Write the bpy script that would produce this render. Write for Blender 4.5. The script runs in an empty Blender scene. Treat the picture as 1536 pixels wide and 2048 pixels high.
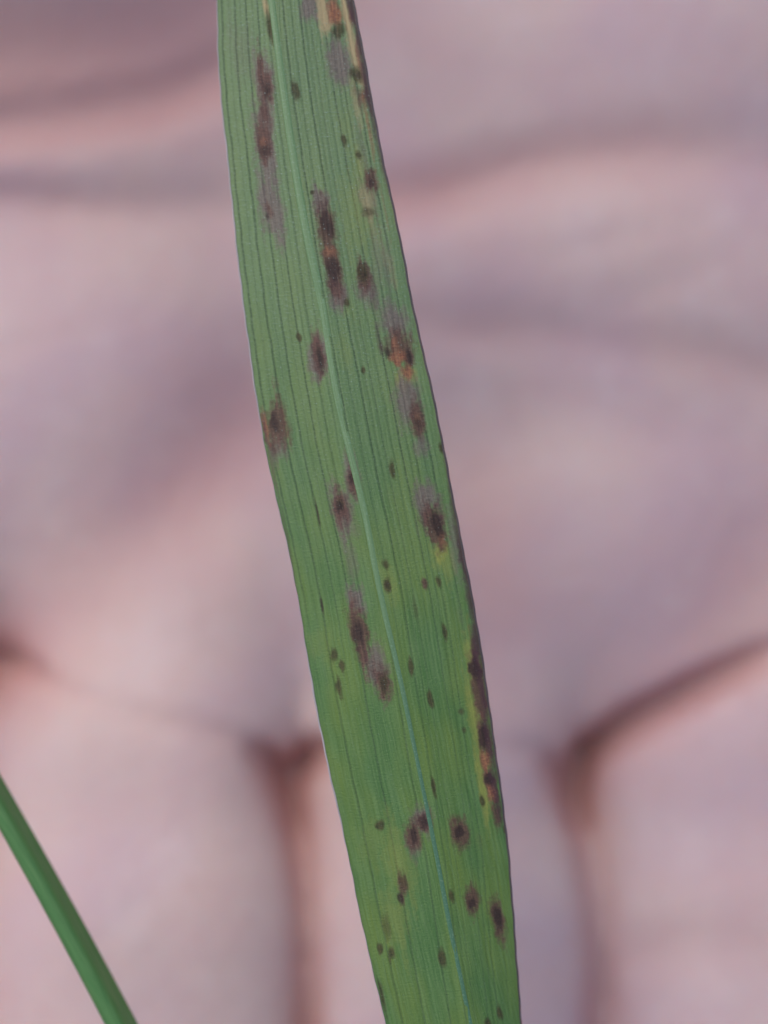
import bpy, math
import numpy as np
from mathutils import Vector

scene = bpy.context.scene
col = scene.collection
MM = 0.001
rng = np.random.default_rng(7)

# ------------------------------------------------------------------ camera, sky, sun, exposure
CAM_Z = 120.0                                   # mm above the palm surface (z = 0)
PX = 50.0 / 1536.0                              # mm per photo pixel in the plane of the palm
cam_d = bpy.data.cameras.new('camera')
cam = bpy.data.objects.new('camera', cam_d)
col.objects.link(cam)
cam.location = (0, 0, CAM_Z * MM)
cam_d.sensor_fit = 'HORIZONTAL'
cam_d.sensor_width = 36.0
cam_d.lens = 36.0 * CAM_Z / 50.0
cam_d.clip_start = 0.002
cam_d.clip_end = 1000.0
cam_d.dof.use_dof = True
cam_d.dof.focus_distance = 0.0945
cam_d.dof.aperture_fstop = 19.0
scene.camera = cam

SUN_EL, SUN_AZ = math.radians(50), math.radians(-36)     # azimuth from +Y (top of picture) towards +X
world = bpy.data.worlds.new('World')
scene.world = world
world.use_nodes = True
wn = world.node_tree
sky = wn.nodes.new('ShaderNodeTexSky')
sky.sky_type = 'NISHITA'
sky.sun_disc = False
sky.sun_elevation = SUN_EL
sky.sun_rotation = SUN_AZ
sky.air_density = 1.0
sky.dust_density = 1.5
wn.links.new(sky.outputs[0], wn.nodes['Background'].inputs[0])
wn.nodes['Background'].inputs[1].default_value = 0.15
sun_d = bpy.data.lights.new('sun', 'SUN')
sun_d.energy = 0.80
sun_d.angle = math.radians(75)
sun_d.color = (1.0, 0.955, 0.90)
sun = bpy.data.objects.new('sun', sun_d)
col.objects.link(sun)
sd = Vector((math.sin(SUN_AZ) * math.cos(SUN_EL), math.cos(SUN_AZ) * math.cos(SUN_EL), math.sin(SUN_EL)))
sun.rotation_euler = sd.to_track_quat('Z', 'Y').to_euler()
sun.location = sd * 0.5
scene.view_settings.view_transform = 'Standard'
scene.view_settings.look = 'None'
scene.view_settings.gamma = 1.0
scene.view_settings.use_curve_mapping = False
scene.view_settings.exposure = 0.38
scene.cycles.max_bounces = 8


def at(px, py, z):
    """photo pixel at height z (mm) -> place in mm"""
    k = PX * (CAM_Z - z) / CAM_Z
    return (np.asarray(px) - 768.0) * k, (1024.0 - np.asarray(py)) * k


# ------------------------------------------------------------------ helpers
def link_mesh(name, verts, faces, mat, parent=None, attrs=None):
    me = bpy.data.meshes.new(name)
    verts = np.asarray(verts, dtype=np.float64) * MM
    faces = np.asarray(faces, dtype=np.int32)
    n, k = faces.shape
    me.vertices.add(len(verts))
    me.vertices.foreach_set('co', verts.astype(np.float32).ravel())
    me.loops.add(n * k)
    me.loops.foreach_set('vertex_index', faces.ravel())
    me.polygons.add(n)
    me.polygons.foreach_set('loop_start', np.arange(0, n * k, k, dtype=np.int32))
    me.polygons.foreach_set('loop_total', np.full(n, k, dtype=np.int32))
    me.update(calc_edges=True)
    me.validate()
    me.polygons.foreach_set('use_smooth', np.ones(len(me.polygons), dtype=bool))
    for key, val in (attrs or {}).items():
        if val.ndim == 1:
            a = me.attributes.new(key, 'FLOAT', 'POINT')
            a.data.foreach_set('value', val.astype(np.float32))
        else:
            a = me.attributes.new(key, 'FLOAT_VECTOR', 'POINT')
            a.data.foreach_set('vector', val.astype(np.float32).ravel())
    me.materials.append(mat)
    o = bpy.data.objects.new(name, me)
    col.objects.link(o)
    if parent is not None:
        o.parent = parent
        o.matrix_parent_inverse = parent.matrix_world.inverted()
    return o


def empty(name, loc):
    o = bpy.data.objects.new(name, None)
    o.empty_display_size = 0.005
    col.objects.link(o)
    o.location = Vector(loc) * MM
    bpy.context.view_layer.update()
    return o


def tag(o, label, cat):
    o['label'] = label
    o['category'] = cat


def smooth(e0, e1, x):
    t = np.clip((x - e0) / (e1 - e0), 0, 1)
    return t * t * (3 - 2 * t)


class Nodes:
    def __init__(self, name):
        self.m = bpy.data.materials.new(name)
        self.m.use_nodes = True
        self.t = self.m.node_tree
        self.bsdf = self.t.nodes['Principled BSDF']

    def new(self, kind, **kw):
        n = self.t.nodes.new(kind)
        for k, v in kw.items():
            setattr(n, k, v)
        return n

    def link(self, a, b):
        self.t.links.new(a, b)

    def attr(self, name):
        return self.new('ShaderNodeAttribute', attribute_name=name)

    def mixc(self, fac, a, b, blend='MIX'):
        n = self.new('ShaderNodeMix', data_type='RGBA', blend_type=blend)
        for sock, v in ((n.inputs[0], fac), (n.inputs[6], a), (n.inputs[7], b)):
            if isinstance(v, (tuple, list)):
                sock.default_value = tuple(v) + (1,)
            elif isinstance(v, (int, float)):
                sock.default_value = v
            else:
                self.link(v, sock)
        return n.outputs[2]

    def math(self, op, a, b=0.0, clamp=False):
        n = self.new('ShaderNodeMath', operation=op, use_clamp=clamp)
        for s, v in ((n.inputs[0], a), (n.inputs[1], b)):
            if isinstance(v, (int, float)):
                s.default_value = v
            else:
                self.link(v, s)
        return n.outputs[0]

    def ramp(self, val, a, b):
        n = self.new('ShaderNodeMapRange', interpolation_type='SMOOTHSTEP')
        n.inputs[1].default_value = a
        n.inputs[2].default_value = b
        self.link(val, n.inputs[0])
        return n.outputs[0]

    def noise(self, vec, scale, detail=3.0, rough=0.5, dim='3D'):
        n = self.new('ShaderNodeTexNoise', noise_dimensions=dim)
        self.link(vec, n.inputs['Vector'])
        n.inputs['Scale'].default_value = scale
        n.inputs['Detail'].default_value = detail
        n.inputs['Roughness'].default_value = rough
        return n.outputs[0]

    def scaled(self, vec, s):
        n = self.new('ShaderNodeVectorMath', operation='MULTIPLY')
        self.link(vec, n.inputs[0])
        n.inputs[1].default_value = s
        return n.outputs[0]


# ------------------------------------------------------------------ materials
def skin_material():
    N = Nodes('skin')
    tc = N.new('ShaderNodeTexCoord').outputs['Object']
    big = N.noise(tc, 75, 2.0, 0.5)
    mid = N.noise(tc, 190, 3.0, 0.55)
    fine = N.noise(tc, 900, 2.0, 0.6)
    c = N.mixc(N.ramp(big, 0.36, 0.66), (0.615, 0.425, 0.37), (0.56, 0.375, 0.368))
    c = N.mixc(N.math('MULTIPLY', N.ramp(mid, 0.45, 0.72), 0.55), c, (0.59, 0.375, 0.345))
    c = N.mixc(N.math('MULTIPLY', N.ramp(mid, 0.5, 0.25), 0.45), c, (0.64, 0.48, 0.445))
    c = N.mixc(N.math('MULTIPLY', N.ramp(fine, 0.5, 0.8), 0.25), c, (0.50, 0.30, 0.27))
    c = N.mixc(N.math('MULTIPLY', N.attr('flush_shade').outputs['Fac'], 0.7), c, (0.52, 0.25, 0.21))  # redder crease skin, plus reddish shade of the finger gaps painted in
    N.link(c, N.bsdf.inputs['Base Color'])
    N.bsdf.inputs['Roughness'].default_value = 0.5
    N.bsdf.inputs['Specular IOR Level'].default_value = 0.45
    N.bsdf.inputs['Subsurface Weight'].default_value = 0.42
    N.bsdf.inputs['Subsurface Radius'].default_value = (1.0, 0.32, 0.18)
    N.bsdf.inputs['Subsurface Scale'].default_value = 0.002
    b = N.new('ShaderNodeBump')
    b.inputs['Strength'].default_value = 0.35
    b.inputs['Distance'].default_value = 0.0004
    N.link(N.noise(tc, 500, 3.0, 0.6), b.inputs['Height'])
    N.link(b.outputs[0], N.bsdf.inputs['Normal'])
    return N.m


def leaf_material():
    N = Nodes('spotted_leaf')
    uv = N.attr('leaf_uv').outputs['Vector']                # x: mm across, y: mm along, z: 0
    along = N.scaled(uv, (9.0, 0.28, 1.0))
    stri = N.noise(along, 1.0, 3.0, 0.6)
    patch = N.noise(N.scaled(uv, (0.5, 0.16, 1.0)), 1.0, 2.0, 0.5)
    hatch = N.noise(N.scaled(uv, (4.2, 11.0, 1.0)), 1.0, 2.0, 0.65)
    speck = N.noise(N.scaled(uv, (9.0, 8.0, 1.0)), 1.0, 1.0, 0.5)
    c = N.mixc(N.ramp(patch, 0.35, 0.68), (0.074, 0.156, 0.037), (0.130, 0.194, 0.034))
    c = N.mixc(N.math('MULTIPLY', N.ramp(stri, 0.35, 0.7), 0.6), c, (0.148, 0.235, 0.074))
    tip_sheen = N.attr('tip_sheen').outputs['Fac']                      # sky sheen painted in as paler grey towards the tip
    c = N.mixc(N.math('MULTIPLY', tip_sheen, 0.62), c, (0.198, 0.250, 0.120))
    c = N.mixc(N.math('MULTIPLY', N.ramp(hatch, 0.48, 0.74), N.math('MULTIPLY', tip_sheen, 0.30)), c, (0.30, 0.38, 0.29))
    vein = N.attr('vein').outputs['Fac']
    dots = N.ramp(hatch, 0.62, 0.34)
    c = N.mixc(N.math('MULTIPLY', vein, N.math('ADD', N.math('MULTIPLY', dots, 0.45), 0.5)), c, (0.026, 0.046, 0.023))
    rag = N.math('ADD', N.math('MULTIPLY', stri, 0.55), N.math('MULTIPLY', hatch, 0.45))

    def over(c, attr, colour, amount=1.0, ragged=0.9):
        a = N.attr(attr).outputs['Fac']
        a = N.math('SUBTRACT', N.math('MULTIPLY', a, 1 + ragged * 0.5), N.math('MULTIPLY', N.math('MULTIPLY', rag, ragged), N.math('SUBTRACT', 1.0, a)), True)
        if isinstance(colour[0], tuple):
            colour = N.mixc(N.ramp(rag, 0.34, 0.66), colour[0], colour[1])
        return N.mixc(N.math('MULTIPLY', a, amount), c, colour)
    c = over(c, 'yellow', (0.27, 0.27, 0.055), 0.85, 0.5)
    c = over(c, 'grey', ((0.132, 0.088, 0.076), (0.215, 0.155, 0.125)), 0.85, 0.8)
    c = over(c, 'tan', (0.42, 0.30, 0.145), 0.9, 0.5)
    c = over(c, 'brown', ((0.072, 0.030, 0.022), (0.150, 0.068, 0.044)), 0.9, 0.8)
    c = over(c, 'rust', ((0.17, 0.055, 0.032), (0.42, 0.170, 0.072)), 0.84, 1.0)
    c = over(c, 'olive', ((0.030, 0.026, 0.009), (0.085, 0.060, 0.018)), 0.86, 0.55)
    c = over(c, 'core', ((0.022, 0.011, 0.008), (0.052, 0.025, 0.017)), 0.84, 0.6)
    c = over(c, 'purple', (0.075, 0.025, 0.034), 0.85, 0.4)
    spk = N.math('MULTIPLY', N.ramp(speck, 0.66, 0.78), N.math('ADD', N.math('MULTIPLY', tip_sheen, 0.35), 0.14))
    c = N.mixc(spk, c, (0.36, 0.42, 0.34))
    N.link(c, N.bsdf.inputs['Base Color'])
    r = N.math('ADD', 0.46, N.math('MULTIPLY', hatch, 0.22))
    N.link(r, N.bsdf.inputs['Roughness'])
    N.bsdf.inputs['Specular IOR Level'].default_value = 0.32
    b = N.new('ShaderNodeBump')
    b.inputs['Strength'].default_value = 0.7
    b.inputs['Distance'].default_value = 0.00006
    hsum = N.math('ADD', N.math('MULTIPLY', hatch, 0.9), N.math('ADD', stri, N.math('MULTIPLY', speck, 0.5)))
    N.link(hsum, b.inputs['Height'])
    N.link(b.outputs[0], N.bsdf.inputs['Normal'])
    return N.m


def stripe_material(name, ca, cb, rough=0.45, scale=(9.0, 0.35, 1.0), fleck=None, low=None):
    N = Nodes(name)
    uv = N.attr('leaf_uv').outputs['Vector']
    f = N.noise(N.scaled(uv, scale), 1.0, 3.0, 0.6)
    c = N.mixc(N.ramp(f, 0.32, 0.68), ca, cb)
    if low:
        yy = N.new('ShaderNodeSeparateXYZ')
        N.link(uv, yy.inputs[0])
        c = N.mixc(N.ramp(yy.outputs[1], 27.0, 42.0), c, low)
    if fleck:
        h = N.noise(N.scaled(uv, (3.0, 9.0, 1.0)), 1.0, 2.0, 0.6)
        c = N.mixc(N.math('MULTIPLY', N.ramp(h, 0.5, 0.75), 0.55), c, fleck)
    N.link(c, N.bsdf.inputs['Base Color'])
    N.bsdf.inputs['Roughness'].default_value = rough
    b = N.new('ShaderNodeBump')
    b.inputs['Strength'].default_value = 0.4
    b.inputs['Distance'].default_value = 0.00005
    N.link(f, b.inputs['Height'])
    N.link(b.outputs[0], N.bsdf.inputs['Normal'])
    return N.m


SKIN = skin_material()
LEAF = leaf_material()
MIDRIB = stripe_material('pale_midrib', (0.125, 0.212, 0.074), (0.175, 0.265, 0.110), 0.4, fleck=(0.24, 0.33, 0.20), low=(0.072, 0.162, 0.078))
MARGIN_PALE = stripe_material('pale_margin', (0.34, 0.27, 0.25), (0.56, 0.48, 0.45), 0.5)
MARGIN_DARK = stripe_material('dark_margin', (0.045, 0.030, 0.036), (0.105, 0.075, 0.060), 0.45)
GREEN = stripe_material('fresh_green_blade', (0.060, 0.172, 0.036), (0.100, 0.215, 0.056), 0.5)


# ------------------------------------------------------------------ the hand: one closed surface grown from a distance field
def sd_cone(P, a, b, ra, rb, sz=1.0, power=2.0):
    a = np.array(a, float); b = np.array(b, float)
    q = P - a
    d = b - a
    t = np.clip((q @ d) / (d @ d), 0, 1)
    e = q - t[..., None] * d
    if sz != 1.0:
        e = e * np.array([1, 1, 1 / sz])
    if power != 2.0:
        return (np.abs(e) ** power).sum(-1) ** (1 / power) - (ra + (rb - ra) * t)
    return np.sqrt((e * e).sum(-1)) - (ra + (rb - ra) * t)


def sd_ell(P, c, r):
    q = (P - np.array(c, float)) / np.array(r, float)
    k = np.sqrt((q * q).sum(-1))
    q2 = q / np.array(r, float)
    k2 = np.sqrt((q2 * q2).sum(-1)) + 1e-9
    return k * (k - 1) / k2


def sd_box(P, c, h, r):
    q = np.abs(P - np.array(c, float)) - (np.array(h, float) - r)
    return np.sqrt((np.maximum(q, 0) ** 2).sum(-1)) + np.minimum(q.max(-1), 0) - r


def smin(a, b, k):
    h = np.clip(0.5 + 0.5 * (b - a) / k, 0, 1)
    return b + (a - b) * h - k * h * (1 - h)


def hand_field(P):
    d = sd_box(P, (-1, 31, -14), (39, 45, 12.5), 10)
    d = smin(d, sd_ell(P, (27, 56, -8), (20, 27, 13)), 8)          # ball of the thumb
    d = smin(d, sd_ell(P, (-28, 50, -10), (17, 30, 12)), 8)        # heel of the hand
    d = smin(d, sd_cone(P, (-3, 72, -15), (-3, 150, -16), 27, 33, 0.62), 14)   # wrist and forearm
    # pads at the roots of the fingers
    for c, r in PADS:
        d = smin(d, sd_ell(P, c, r), 5)
    # thumb
    th = sd_cone(P, (36, 66, -10), (52, 36, -3), 14, 11.5)
    th = smin(th, sd_cone(P, (52, 36, -3), (66, 8, 2), 11, 10.3), 3)
    th = smin(th, sd_cone(P, (66, 8, 2), (70, -12, 4), 10.4, 7.6), 3)
    d = smin(d, th, 9)
    f = None
    for chain in FINGERS:
        g = None
        for (a, ra), (b, rb) in zip(chain[:-1], chain[1:]):
            s = sd_cone(P, a, b, ra, rb, power=2.5)
            g = s if g is None else smin(g, s, 2.0)
        f = g if f is None else smin(f, g, 0.3)
    return smin(d, f, 3.0)


PADS = [
    ((-9.5, -6.5, -5.5), (11, 10.5, 6.6)),       # below the ring/middle gap
    ((14.5, -3.5, -5.0), (11, 11.5, 6.8)),       # below the middle/index gap
    ((-20.5, 8.5, -5.5), (11.5, 13, 6.8)),       # below the little/ring gap
    ((14, 16.0, -6.6), (22, 10.5, 6.8)),
    ((20, 32, -6.8), (22, 10, 7.6)),
    ((-24, 24.5, -6.6), (16, 4.5, 7.0)),
]
FINGERS = [
    [((-31, 10, -13), 10), ((-35.2, -14, -6.8), 9.6), ((-36.2, -34, -2), 9.3), ((-38, -52, 2), 7.5), ((-38, -66, 3), 6.0)],
    [((-15.5, 6, -14), 10.6), ((-15.7, -18, -6.0), 10.7), ((-15.1, -29, -2.6), 10.8), ((-15.1, -42, 1.0), 10.4), ((-17, -66, 5), 8.5), ((-17.5, -83, 6), 6.6)],
    [((3.0, 6, -14), 10.6), ((3.4, -19, -6.8), 10.4), ((4.2, -29, -3.7), 10.6), ((4.2, -44, 0.0), 10.2), ((3.4, -70, 5), 8.7), ((3.4, -89, 6), 6.8)],
    [((22.0, 8, -14), 10.6), ((22.7, -18, -7.2), 10.6), ((23.3, -29, -4.8), 10.8), ((23.4, -41, -1.2), 10.4), ((23.5, -65, 5), 8.6), ((24, -82, 6), 6.8)],
]


def surface_nets(lo, hi, h):
    xs = [np.arange(lo[i], hi[i] + h, h) for i in range(3)]
    nx, ny, nz = map(len, xs)
    F = np.empty((nx, ny, nz), np.float32)
    for i0 in range(0, nx, 12):
        X, Y, Z = np.meshgrid(xs[0][i0:i0 + 12], xs[1], xs[2], indexing='ij')
        F[i0:i0 + 12] = hand_field(np.stack([X, Y, Z], -1))
    S = F < 0
    cnt = np.zeros((nx - 1, ny - 1, nz - 1), np.int8)
    for dx in (0, 1):
        for dy in (0, 1):
            for dz in (0, 1):
                cnt += S[dx:nx - 1 + dx, dy:ny - 1 + dy, dz:nz - 1 + dz]
    act = (cnt > 0) & (cnt < 8)
    ids = np.full(act.shape, -1, np.int64)
    ci = np.argwhere(act)
    ids[act] = np.arange(len(ci))
    acc = np.zeros((len(ci), 3)); num = np.zeros(len(ci))
    corners = [(a, b, c) for a in (0, 1) for b in (0, 1) for c in (0, 1)]
    for a in corners:
        for ax in range(3):
            if a[ax] == 0:
                b = list(a); b[ax] = 1
                fa = F[ci[:, 0] + a[0], ci[:, 1] + a[1], ci[:, 2] + a[2]]
                fb = F[ci[:, 0] + b[0], ci[:, 1] + b[1], ci[:, 2] + b[2]]
                m = (fa < 0) != (fb < 0)
                t = np.where(m, fa / np.where(fa == fb, 1, fa - fb), 0)
                p = np.repeat(np.array([a], float), len(ci), 0)
                p[:, ax] += t
                acc[m] += p[m]; num[m] += 1
    V = (ci + acc / num[:, None]) * h + np.array([x[0] for x in xs])
    faces = []
    for ax in range(3):
        o1, o2 = [(1, 2), (2, 0), (0, 1)][ax]
        sl0 = [slice(None)] * 3; sl1 = [slice(None)] * 3
        sl0[ax] = slice(0, -1); sl1[ax] = slice(1, None)
        a, b = S[tuple(sl0)], S[tuple(sl1)]
        for flip, m in ((False, a & ~b), (True, ~a & b)):
            e = np.argwhere(m)
            e = e[(e[:, o1] > 0) & (e[:, o2] > 0) & (e[:, o1] < F.shape[o1] - 1) & (e[:, o2] < F.shape[o2] - 1)]
            q = []
            for d1, d2 in ((-1, -1), (0, -1), (0, 0), (-1, 0)):
                c = e.copy(); c[:, o1] += d1; c[:, o2] += d2
                q.append(ids[c[:, 0], c[:, 1], c[:, 2]])
            q = np.stack(q, 1)
            if flip:
                q = q[:, ::-1]
            faces.append(q)
    return V, np.concatenate(faces)


def relax(V, Fq, n, lam=0.5):
    E = np.concatenate([Fq[:, [0, 1]], Fq[:, [1, 2]], Fq[:, [2, 3]], Fq[:, [3, 0]]])
    E = np.concatenate([E, E[:, ::-1]])
    deg = np.bincount(E[:, 0], minlength=len(V))[:, None]
    for _ in range(n):
        S = np.stack([np.bincount(E[:, 0], weights=V[E[:, 1], k], minlength=len(V)) for k in range(3)], 1)
        V = V + lam * (S / np.maximum(deg, 1) - V)
    return V


# creases in the skin of the palm: (points in photo pixels with depth in mm, width in mm)
CREASES = [
    ([(780, 640, .5), (900, 655, .7), (1000, 660, .7), (1100, 665, .6), (1250, 690, .5), (1400, 700, .6), (1536, 745, .6), (1750, 780, .5)], 1.2),
    ([(1090, 665, .3), (1250, 610, .3), (1400, 540, .2), (1520, 480, .05)], 1.1),
    ([(600, 420, .6), (760, 400, 1.4), (880, 385, 1.5), (1000, 348, 1.3), (1150, 312, 1.1), (1300, 298, 1.0), (1536, 300, .5), (1800, 280, .4)], 1.6),
    ([(-220, 370, .6), (0, 385, .8), (120, 402, .8), (300, 412, .6), (480, 405, .4), (600, 400, .3)], 1.1),
    ([(-220, 260, 1.6), (0, 232, 1.8), (150, 215, 1.8), (300, 190, 1.7), (430, 140, 1.6), (560, 50, 1.2), (700, -60, .8)], 1.8),
    ([(600, 700, .5), (540, 740, .9), (470, 850, 1.3), (330, 1020, 1.2), (200, 1140, 1.0), (60, 1270, 1.1), (-30, 1330, 1.5)], 3.0),
    ([(880, 830, .3), (940, 960, .9), (960, 1100, 1.0), (990, 1240, .9), (960, 1360, .6)], 2.6),
    ([(1020, 780, .2), (1045, 900, .4), (1085, 1100, .35), (1110, 1280, .3), (1060, 1390, .2)], 0.9),
    ([(480, 900, .1), (520, 1050, .35), (560, 1250, .3), (580, 1350, .1)], 1.6),
    ([(1536, 1120, 1.0), (1430, 1240, .9), (1300, 1390, .5)], 3.2),
    # roots of the fingers
    ([(-300, 1290, 2.5), (-120, 1280, 2.6), (0, 1325, 4.0), (90, 1360, 1.5), (200, 1400, .45), (300, 1432, .4), (400, 1452, .6), (480, 1482, .9), (530, 1520, 2.4), (563, 1560, 4.2), (583, 1630, 2.6), (602, 1740, 1.5), (613, 1880, 1.2), (618, 2060, 1.4), (620, 2300, 1.4)], 0.9),
    ([(570, 1570, 4.2), (620, 1520, 3.2), (690, 1495, 1.2), (800, 1480, .8), (900, 1485, .5), (1000, 1492, .5), (1080, 1505, .9), (1150, 1580, 2.8)], 1.0),
    ([(1180, 2300, 1.4), (1190, 2060, 1.2), (1196, 1940, 1.1), (1187, 1800, 1.1), (1166, 1680, 1.4), (1150, 1595, 4.0), (1175, 1520, 4.2), (1260, 1455, 3.8), (1370, 1395, 3.4), (1470, 1345, 2.6), (1560, 1300, 1.6), (1700, 1280, .8)], 1.0),
    ([(1190, 1900, .2), (1280, 1905, .6), (1400, 1890, .5), (1536, 1900, .4)], 1.4),
    ([(-220, 150, 1.6), (0, 130, 1.6), (200, 105, 1.5), (400, 40, 1.4), (640, -60, 1.0)], 4.5),
    # finer lines
    ([(0, 700, .15), (200, 640, .2), (420, 600, .15)], 0.8),
    ([(860, 520, .1), (1100, 505, .2), (1400, 430, .15)], 0.9),
    ([(1120, 760, .1), (1300, 860, .2), (1480, 980, .1)], 0.9),
    ([(130, 900, .1), (260, 760, .25), (380, 620, .1)], 0.9),
]


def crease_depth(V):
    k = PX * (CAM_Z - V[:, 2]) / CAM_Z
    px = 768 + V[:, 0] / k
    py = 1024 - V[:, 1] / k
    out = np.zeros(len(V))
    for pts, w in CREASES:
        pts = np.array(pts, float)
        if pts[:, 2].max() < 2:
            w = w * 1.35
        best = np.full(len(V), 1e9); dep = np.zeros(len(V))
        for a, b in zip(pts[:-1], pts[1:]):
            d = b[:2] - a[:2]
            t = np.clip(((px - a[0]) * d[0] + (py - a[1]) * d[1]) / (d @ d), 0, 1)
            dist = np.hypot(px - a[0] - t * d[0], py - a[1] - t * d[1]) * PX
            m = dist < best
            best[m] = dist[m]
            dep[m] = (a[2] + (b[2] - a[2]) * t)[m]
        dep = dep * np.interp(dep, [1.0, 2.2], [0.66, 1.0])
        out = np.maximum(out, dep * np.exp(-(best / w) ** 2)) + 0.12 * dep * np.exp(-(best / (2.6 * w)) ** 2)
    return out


V, Fq = surface_nets((-56, -100, -40), (84, 142, 22), 0.7)
V = relax(V, Fq, 3)
# outward direction of each vertex, to press the creases in on the palm side only
Nf = np.cross(V[Fq[:, 2]] - V[Fq[:, 0]], V[Fq[:, 3]] - V[Fq[:, 1]])
Nv = np.stack([sum(np.bincount(Fq[:, j], weights=Nf[:, k], minlength=len(V)) for j in range(4)) for k in range(3)], 1)
Nv /= np.linalg.norm(Nv, axis=1)[:, None] + 1e-12
up = smooth(0.05, 0.55, Nv[:, 2])
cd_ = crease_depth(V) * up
V[:, 2] -= cd_
# the heel of the hand rises towards the wrist on the little-finger side
V[:, 2] += up * 8.0 * smooth(20, 52, V[:, 1]) * (1 - smooth(-22, 14, V[:, 0]))
# gentle unevenness of the flesh
for k in range(10):
    fx, fy = rng.normal(0, 0.16, 2)
    V[:, 2] += up * 0.10 * np.sin(V[:, 0] * fx + V[:, 1] * fy + rng.uniform(0, 6.3))
V = relax(V, Fq, 1, 0.4)
hand = link_mesh('hand', V, Fq, SKIN, None, {'flush_shade': np.clip(cd_ / 1.35, 0, 1)})
tag(hand, 'bare open hand, pink creased palm and finger roots blurred behind the spotted leaf', 'hand')


# ------------------------------------------------------------------ the spotted blade
EDGE_Y = np.array([-900, -600, -300, 0, 163, 325, 488, 613, 776, 938, 1013, 1175, 1338, 1525, 1688, 1873, 2036, 2300, 2600, 2900], float)
EDGE_L = np.array([352, 378, 412, 434, 438, 455, 473, 487, 508, 538, 557, 592, 619, 653, 692, 729, 767, 832, 905, 975], float)
EDGE_R = np.array([356, 530, 640, 706, 738, 766, 803, 826, 863, 895, 910, 941, 968, 995, 1015, 1031, 1041, 1062, 1094, 1130], float)
MID_Y = np.array([-900, -300, 0, 163, 325, 488, 613, 776, 938, 1013, 1175, 1363, 1525, 1711, 1873, 2036, 2300, 2600, 2900], float)
MID_X = np.array([354, 520, 548, 570, 594, 623, 653, 676, 713, 733, 762, 806, 838, 877, 907, 942, 994, 1050, 1104], float)
VEINS = [(.038, .9), (.13, .9), (.212, .9), (.295, .9), (.368, .55), (.484, .9), (.60, .9), (.668, .6), (.762, 1.0), (.834, .7), (.92, .9),
         (.085, .35), (.17, .3), (.255, .35), (.33, .3), (.415, .35), (.54, .4), (.635, .35), (.715, .35), (.80, .4), (.88, .35)]


def leaf_z(py):
    """height of the midrib above the palm, mm"""
    t = (py - 1024) / 1024.0
    return 25.2 - 0.7 * t * t + 0.25 * t


def smooth_interp(y, ys, xs, w=60):
    return sum(np.interp(y + o, ys, xs) for o in (-w, -w / 2, 0, w / 2, w)) / 5.0


def edge_wobble(y, seed):
    r = np.random.default_rng(seed)
    return sum(a * np.sin(y / p + r.uniform(0, 6.3)) for a, p in ((.7, 67.), (.4, 21.), (.4, 9.)))


NC = 168
rows = np.concatenate([np.arange(-900, -20, 12), np.arange(-20, 2070, 2.0), np.arange(2070, 2900, 12)])
L = smooth_interp(rows, EDGE_Y, EDGE_L) + edge_wobble(rows, 1)
R = smooth_interp(rows, EDGE_Y, EDGE_R) + edge_wobble(rows, 2)
Mx = smooth_interp(rows, MID_Y, MID_X)
s = np.linspace(-1, 1, NC)                                  # -1 left edge, 0 midrib, 1 right edge
PXg = np.where(s[None] < 0, Mx[:, None] + s[None] * (Mx - L)[:, None], Mx[:, None] + s[None] * (R - Mx)[:, None])
PYg = np.repeat(rows[:, None], NC, 1)
zm = leaf_z(rows)
wl, wr = (Mx - L), (R - Mx)
W = (wl ** 8 + wr ** 8) ** 0.125
pm = PX * (CAM_Z - 25) / CAM_Z
dropL = 0.32 * np.sqrt(np.maximum(W ** 2 - wl ** 2, 0)) * pm
dropR = 0.32 * np.sqrt(np.maximum(W ** 2 - wr ** 2, 0)) * pm
curl = 0.30 * np.abs(s) ** 2.2                              # margins roll back a little
Zg = zm[:, None] - np.where(s[None] < 0, dropL[:, None] * -s[None], dropR[:, None] * s[None]) - curl[None]
U = (PXg - L[:, None]) / (R - L)[:, None]
lower = smooth(900, 1500, PYg)                              # lower down the surface is smoother
vein = np.zeros_like(U)
wpx = (R - L)[:, None]
for u0, a in VEINS:
    wob = 0.4 * np.sin(rows / 61. + u0 * 40)[:, None] + 0.25 * np.sin(rows / 23. + u0 * 90)[:, None]
    d = np.abs((U - u0) * wpx + wob)
    fade = 1 - (0.55 + 0.35 * math.sin(u0 * 37)) * lower
    vein = np.maximum(vein, a * fade * np.exp(-(d / 1.7) ** 2))
rib = 0.008 * np.cos((U * 34) * 2 * math.pi) * (1 - 0.5 * lower) + 0.012 * np.cos(U * 11.5 * 2 * math.pi + 1)
Zg = Zg + rib - 0.045 * vein
k = PX * (CAM_Z - Zg) / CAM_Z
Xg = (PXg - 768) * k
Yg = (1024 - PYg) * k

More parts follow.
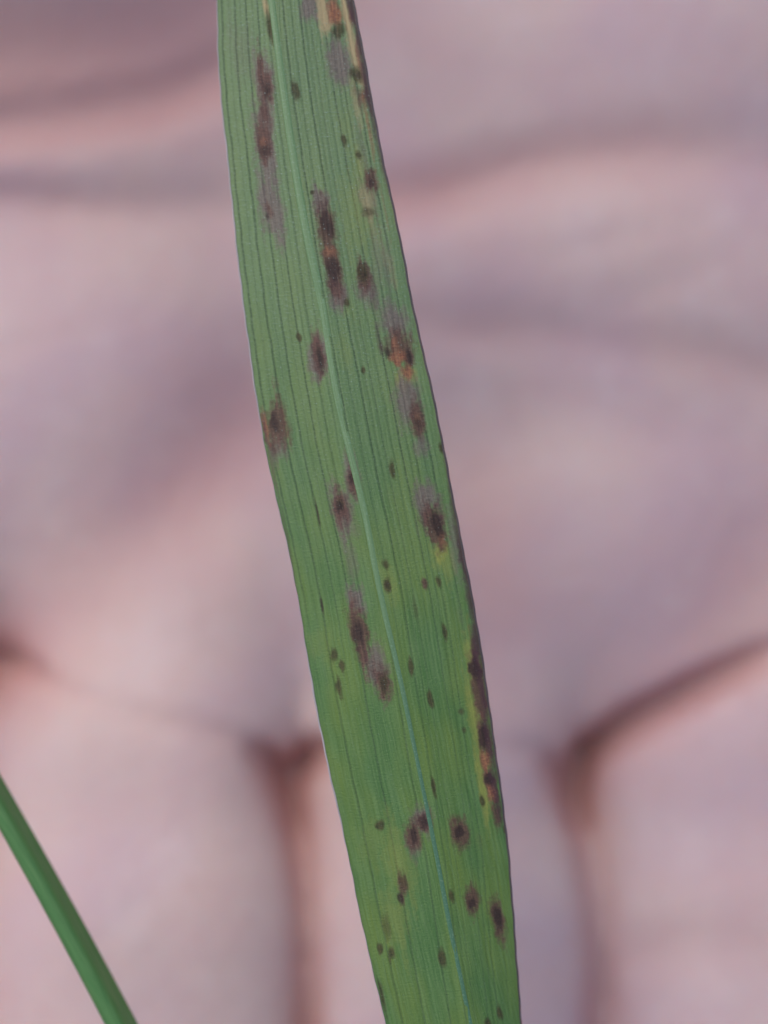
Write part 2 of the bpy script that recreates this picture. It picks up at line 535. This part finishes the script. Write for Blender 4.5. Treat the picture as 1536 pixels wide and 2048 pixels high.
# blotches: (x, y, half width, half length) in photo pixels; they run with the veins
SPOTS = {
    'grey': [(529, 165, 20, 66), (540, 405, 24, 90), (534, 310, 19, 90), (530, 235, 18, 60), (620, 18, 20, 34), (677, 118, 26, 48), (642, 405, 18, 34), (677, 592, 20, 40),
             (765, 520, 24, 90, .45), (735, 585, 24, 48, .8), (790, 645, 32, 44, .85), (815, 800, 28, 70, .9), (842, 890, 18, 34, .7), (634, 712, 21, 62),
             (556, 900, 22, 40, .7), (704, 950, 17, 52, .8), (683, 1010, 23, 75, .9), (700, 1105, 16, 70, .5), (712, 1200, 17, 40), (750, 1325, 26, 62, .9),
             (852, 1000, 26, 45), (905, 1060, 9, 90, .6), (912, 1130, 9, 60, .5), (480, 90, 40, 120, .35), (730, 330, 12, 120, .4), (735, 400, 25, 60, .5),
             (752, 560, 12, 60, .4), (922, 1240, 10, 60, .3), (846, 1640, 24, 36, .8), (826, 1690, 16, 40, .6), (836, 1060, 12, 40, .3), (700, 1060, 30, 40, .4)],
    'yellow': [(655, 440, 20, 120, .25), (775, 350, 14, 100, .3), (720, 400, 30, 90, .45), (700, 440, 22, 120, .35), (640, 1290, 40, 70, .3), (812, 756, 20, 24, 1.1), (882, 1102, 14, 22, 1.1), (887, 1120, 26, 50, .5),
               (945, 1330, 12, 90, .8), (952, 1450, 13, 110, .8), (966, 1570, 12, 80, .9), (800, 1730, 34, 110, .45), (790, 1840, 30, 90, .45), (745, 1680, 40, 70, .3),
               (720, 330, 12, 40, .5), (690, 250, 18, 80, .3), (775, 1160, 18, 50, .4), (690, 600, 14, 60, .3), (690, 700, 18, 60, .3)],
    'tan': [(650, 26, 15, 46, 1.1), (735, 400, 16, 50, .45), (712, 205, 8, 60, .5), (788, 560, 10, 80, .3), (760, 480, 10, 60, .3), (690, 20, 7, 50, .9), (706, 90, 10, 60, .9), (656, 48, 5, 20), (531, 14, 6, 24, .8), (698, 55, 9, 60, .85), (713, 118, 8, 34, .9), (722, 165, 7, 22, .7)],
    'brown': [(530, 165, 15, 56), (530, 230, 12, 40, .8), (527, 275, 16, 42), (530, 303, 15, 30), (538, 420, 10, 26, .7), (654, 462, 20, 64), (662, 520, 19, 70), (669, 568, 18, 34, .9), (729, 555, 17, 38, .9),
              (741, 362, 14, 28), (797, 690, 30, 44, .9), (817, 712, 12, 30), (836, 845, 17, 36), (638, 716, 14, 44, .9), (552, 850, 26, 62, .9), (705, 962, 11, 32),
              (682, 1016, 17, 46), (717, 1255, 19, 78), (724, 1300, 15, 40, .8), (766, 1365, 16, 48), (866, 1042, 24, 46), (876, 1072, 18, 30), (952, 1335, 16, 46), (960, 1400, 14, 60),
              (970, 1480, 13, 50), (982, 1570, 13, 60), (992, 1625, 10, 36, .8), (848, 1645, 18, 26), (827, 1676, 16, 36), (920, 1665, 18, 40), (806, 1770, 11, 36, .9),
              (945, 1803, 15, 38), (995, 1832, 15, 44), (849, 1164, 6, 14), (720, 190, 12, 30, .7), (668, 25, 14, 44, .7), (960, 1690, 12, 40, .3)],
    'rust': [(670, 26, 15, 40, .9), (703, 40, 6, 40, .6), (738, 255, 5, 110, .55), (722, 140, 6, 60, .6), (770, 420, 4, 100, .4), (796, 718, 20, 20, .8), (790, 690, 9, 20, .6), (815, 742, 13, 20, .8), (527, 283, 10, 16, .5), (660, 503, 15, 20, .6), (972, 1522, 10, 30, .9), (983, 1585, 9, 24, .8),
             (530, 850, 6, 50, .8), (884, 1080, 10, 16, .5), (836, 838, 9, 16, .4), (962, 1430, 7, 20, .4)],
    'olive': [(592, 184, 8, 20, 1.1), (712, 150, 13, 20, 1.1), (677, 58, 16, 22), (542, 60, 8, 32, .9), (688, 281, 7, 12, .9), (717, 311, 6, 9, .9), (737, 424, 15, 11, .7), (726, 548, 11, 26), (599, 676, 6, 13, 1.1),
              (784, 936, 6, 22), (883, 895, 6, 10), (770, 1128, 7, 12, .9), (774, 1168, 8, 20, 1.2), (889, 1262, 6, 15, 1.1), (877, 1163, 5, 13), (668, 1312, 8, 20), (684, 1332, 6, 16), (677, 1373, 7, 20),
              (822, 1335, 6, 17, 1.2), (861, 1402, 6, 15, 1.2), (922, 1423, 7, 12, .7), (928, 1460, 5, 9, .7), (868, 1578, 5, 22, 1.1), (965, 1604, 5, 14, 1.2), (760, 1652, 10, 12, 1.2), (767, 1365, 10, 26),
              (903, 1790, 6, 15), (772, 1848, 10, 34, .6), (760, 1897, 6, 16, 1.2), (783, 1910, 7, 18), (884, 1915, 8, 18), (1000, 2028, 6, 14), (975, 2046, 8, 12), (807, 1765, 9, 22, .7), (727, 740, 5, 7),
              (764, 1990, 5, 40, .9), (830, 1215, 6, 30, .5), (624, 385, 5, 7, 1.1), (694, 605, 5, 12, 1.1), (1010, 1660, 4, 14, .9), (640, 715, 6, 30, .6), (682, 1012, 8, 20, .8)],
    'core': [(535, 182, 9, 26, .8), (529, 303, 11, 20, .8), (534, 430, 5, 12, .8), (654, 450, 13, 34, .9), (664, 538, 15, 28, 1.0), (775, 706, 7, 17, .8), (818, 712, 7, 18, .9), (641, 722, 6, 28, .9),
             (550, 850, 8, 20, 1.1), (704, 958, 6, 17, 1.0), (680, 1014, 7, 14, 1.0), (716, 1262, 11, 34, .9), (873, 1048, 11, 22, 1.1), (950, 1342, 12, 26, 1.2), (968, 1474, 10, 26, 1.2), (979, 1560, 9, 17, 1.2),
             (849, 1645, 10, 14, 1.0), (827, 1670, 6, 18, 1.1), (919, 1666, 8, 16, 1.2), (800, 1793, 6, 11, 1.1), (944, 1806, 7, 16, 1.2), (995, 1832, 8, 20, 1.3), (727, 552, 5, 12, .6), (836, 846, 7, 13, .7),
             (743, 364, 6, 12, .7), (716, 150, 5, 12, .6), (637, 1035, 2.2, 34, .9), (645, 1216, 2.6, 24, .9), (774, 1170, 5, 10, .6), (766, 1372, 4, 18, .4), (848, 1645, 8, 8, .5)],
    'purple': [(910, 1020, 8, 90, .7), (926, 1110, 9, 90, 1.0), (938, 1190, 7, 70, .8), (955, 1300, 11, 70, .9), (965, 1380, 9, 80, .7), (978, 1480, 8, 80, .6), (990, 1580, 7, 70, .6), (703, 20, 8, 90, 1.0), (722, 90, 8, 90, 1.0), (738, 190, 8, 100, .9), (762, 310, 6, 90, .6), (530, 860, 5, 70, .6),
               (545, 930, 4, 70, .5), (744, 585, 8, 44, .5), (575, 1080, 4, 120, .4), (610, 1290, 3, 120, .4), (760, 690, 6, 60, .5), (880, 1020, 10, 40, .4), (660, 560, 12, 26, .3), (755, 440, 3, 300, .3)],
}
tx, ty = 0.19, 1.0
tn = math.hypot(tx, ty); tx /= tn; ty /= tn


def vnoise(a, b, seed):
    """cheap value noise on a lattice"""
    r = np.random.default_rng(seed)
    T = r.uniform(-1, 1, (256, 256))
    ia, ib = np.floor(a).astype(int), np.floor(b).astype(int)
    fa, fb = a - ia, b - ib
    fa = fa * fa * (3 - 2 * fa); fb = fb * fb * (3 - 2 * fb)
    g = lambda i, j: T[i % 256, j % 256]
    return (g(ia, ib) * (1 - fa) + g(ia + 1, ib) * fa) * (1 - fb) + (g(ia, ib + 1) * (1 - fa) + g(ia + 1, ib + 1) * fa) * fb


n1 = vnoise(PXg / 6.0, PYg / 11.0, 11)
n2 = vnoise(PXg / 15.0, PYg / 30.0, 12)
n3 = vnoise(U * 46, PYg / 60.0, 13)                          # streaks that follow the veins
n4 = vnoise(PXg / 3.2, PYg / 4.0, 14)
strip = np.clip(np.floor(U * 25 + 0.4 + 0.12 * n2), 0, 63).astype(int)
attrs = {}
for kind, lst in SPOTS.items():
    A = np.zeros_like(PXg)
    for sp in lst:
        x, y, hw, hl = sp[:4]
        st = sp[4] if len(sp) > 4 else 1.0
        dx, dy = PXg - x, PYg - y
        al = dx * tx + dy * ty
        ac = dx * ty - dy * tx
        r_ = np.random.default_rng(int(x * 7 + y * 13))
        ln = r_.uniform(0.72, 1.30, 64)[strip]                   # every strip between two veins is stained to its own length
        off = (r_.uniform(-0.22, 0.22, 64) * hl)[strip]
        if kind == 'olive':
            hw, hl = hw * 0.95, hl * 0.95
        hw2 = hw * (1.24 + 0.14 * n2)
        hl2 = hl * ln * (1.12 + 0.22 * n3)
        q = np.sqrt((np.abs(ac) / hw2) ** 2.4 + (np.abs(al - off) / hl2) ** 2.0)
        A = np.maximum(A, st * (1 - smooth(0.05, 1.42, q + 0.16 * n1 + 0.12 * n4)))
    attrs[kind] = np.clip(A, 0, 1).ravel()
attrs['vein'] = vein.ravel()
attrs['tip_sheen'] = (1 - smooth(200, 1500, PYg + 60 * n2)).ravel()
attrs['leaf_uv'] = np.stack([(U * wpx * pm), PYg * pm, np.zeros_like(U)], -1).reshape(-1, 3)


def grid_faces(nr, nc):
    i = np.arange(nr * nc).reshape(nr, nc)
    return np.stack([i[:-1, :-1], i[1:, :-1], i[1:, 1:], i[:-1, 1:]], -1).reshape(-1, 4)


base = (float(Xg[-1, NC // 2]), float(Yg[-1, NC // 2]), float(Zg[-1, NC // 2]))
leaf = empty('grass_leaf', base)
tag(leaf, 'broad ribbed grass leaf covered in brown and rust spots, in front of the palm', 'leaf')
lam = link_mesh('lamina', np.stack([Xg, Yg, Zg], -1).reshape(-1, 3), grid_faces(len(rows), NC), LEAF, leaf, attrs)
so = lam.modifiers.new('thickness', 'SOLIDIFY')
so.thickness = 0.16 * MM
so.offset = -1.0


def strip(name, px_c, z_c, py, half_px, bulge, mat, parent, n=9, round_under=True):
    """a tapering rod of elliptical section laid along the blade"""
    ang = np.linspace(0, 2 * math.pi, n, endpoint=False)
    half = np.broadcast_to(np.asarray(half_px, float), py.shape)
    kk = PX * (CAM_Z - z_c) / CAM_Z
    X = ((px_c - 768) * kk)[:, None] + (half * kk)[:, None] * np.cos(ang)[None]
    Y = np.repeat(((1024 - py) * kk)[:, None], n, 1)
    Z = z_c[:, None] + (np.broadcast_to(np.asarray(bulge, float), py.shape))[:, None] * np.sin(ang)[None]
    i = np.arange(len(py) * n).reshape(len(py), n)
    j = np.roll(i, -1, 1)
    F = np.stack([i[:-1], i[1:], j[1:], j[:-1]], -1).reshape(-1, 4)
    uv = np.stack([np.broadcast_to(np.cos(ang)[None] * 0.4, X.shape), np.repeat((py * pm)[:, None], n, 1), np.zeros_like(X)], -1).reshape(-1, 3)
    return link_mesh(name, np.stack([X, Y, Z], -1).reshape(-1, 3), F, mat, parent, {'leaf_uv': uv})


sub = slice(None, None, 3)
py_s = rows[sub]
zmid = Zg[:, NC // 2][sub]
mid_half = np.interp(py_s, [-900, 0, 500, 1000, 1500, 2100, 2900], [2, 7, 9, 7, 5, 5, 9])
midrib = strip('midrib', Mx[sub] - mid_half * 0.7, zmid - 0.03, py_s, mid_half, 0.062, MIDRIB, leaf, 12)
m_half = np.interp(py_s, [-900, 0, 900, 2100, 2900], [0.8, 2.1, 2.1, 2.0, 2.0])
ml_half = np.interp(py_s, [-900, 0, 300, 800, 900, 1250, 1380, 1600, 1720, 2900], [.8, 1.2, 1.8, 1.7, 0.7, 0.6, 2.0, 2.0, 0.8, 0.8])
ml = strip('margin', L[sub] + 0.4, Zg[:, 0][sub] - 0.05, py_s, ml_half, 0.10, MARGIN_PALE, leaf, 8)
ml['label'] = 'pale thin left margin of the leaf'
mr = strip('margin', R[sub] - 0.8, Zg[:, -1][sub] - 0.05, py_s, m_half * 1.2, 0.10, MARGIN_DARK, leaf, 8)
mr['label'] = 'dark purplish right margin of the leaf'

# ------------------------------------------------------------------ the narrow blade in the lower left corner
t = np.linspace(-2.8, 2.6, 260)
ax = -4 + 241 * t + 6 * np.sin(t * 2.2)
ay = 1598 + 450 * t
hw = (26 + 2.0 * t) * smooth(-2.85, -0.9, t)
nx_, ny_ = 450 / math.hypot(450, 241), -241 / math.hypot(450, 241)     # across the blade, towards the upper right
zc = 21.5 + 0.4 * t
cs = np.linspace(-1, 1, 21)
cr = cs + 0.12
drop = (0.62 * cr + 1.15 * (np.sqrt(cr * cr + 0.03) - 0.17)) + 0.05 * np.cos(cs * 28)
BX = ax[:, None] + cs[None] * (hw * nx_)[:, None]
BY = ay[:, None] + cs[None] * (hw * ny_)[:, None]
BZ = zc[:, None] - drop[None]
kk = PX * (CAM_Z - BZ) / CAM_Z
uvb = np.stack([np.repeat(cs[None] * 0.9, len(t), 0), np.repeat((t * 15)[:, None], 21, 1), np.zeros_like(BX)], -1).reshape(-1, 3)
blade = link_mesh('slender_leaf', np.stack([(BX - 768) * kk, (1024 - BY) * kk, BZ], -1).reshape(-1, 3), grid_faces(len(t), 21)[:, ::-1], GREEN, None, {'leaf_uv': uvb})
sb = blade.modifiers.new('thickness', 'SOLIDIFY')
sb.thickness = 0.18 * MM
sb.offset = 0.0
tag(blade, 'narrow unspotted bright green grass blade crossing the lower left corner', 'grass blade')
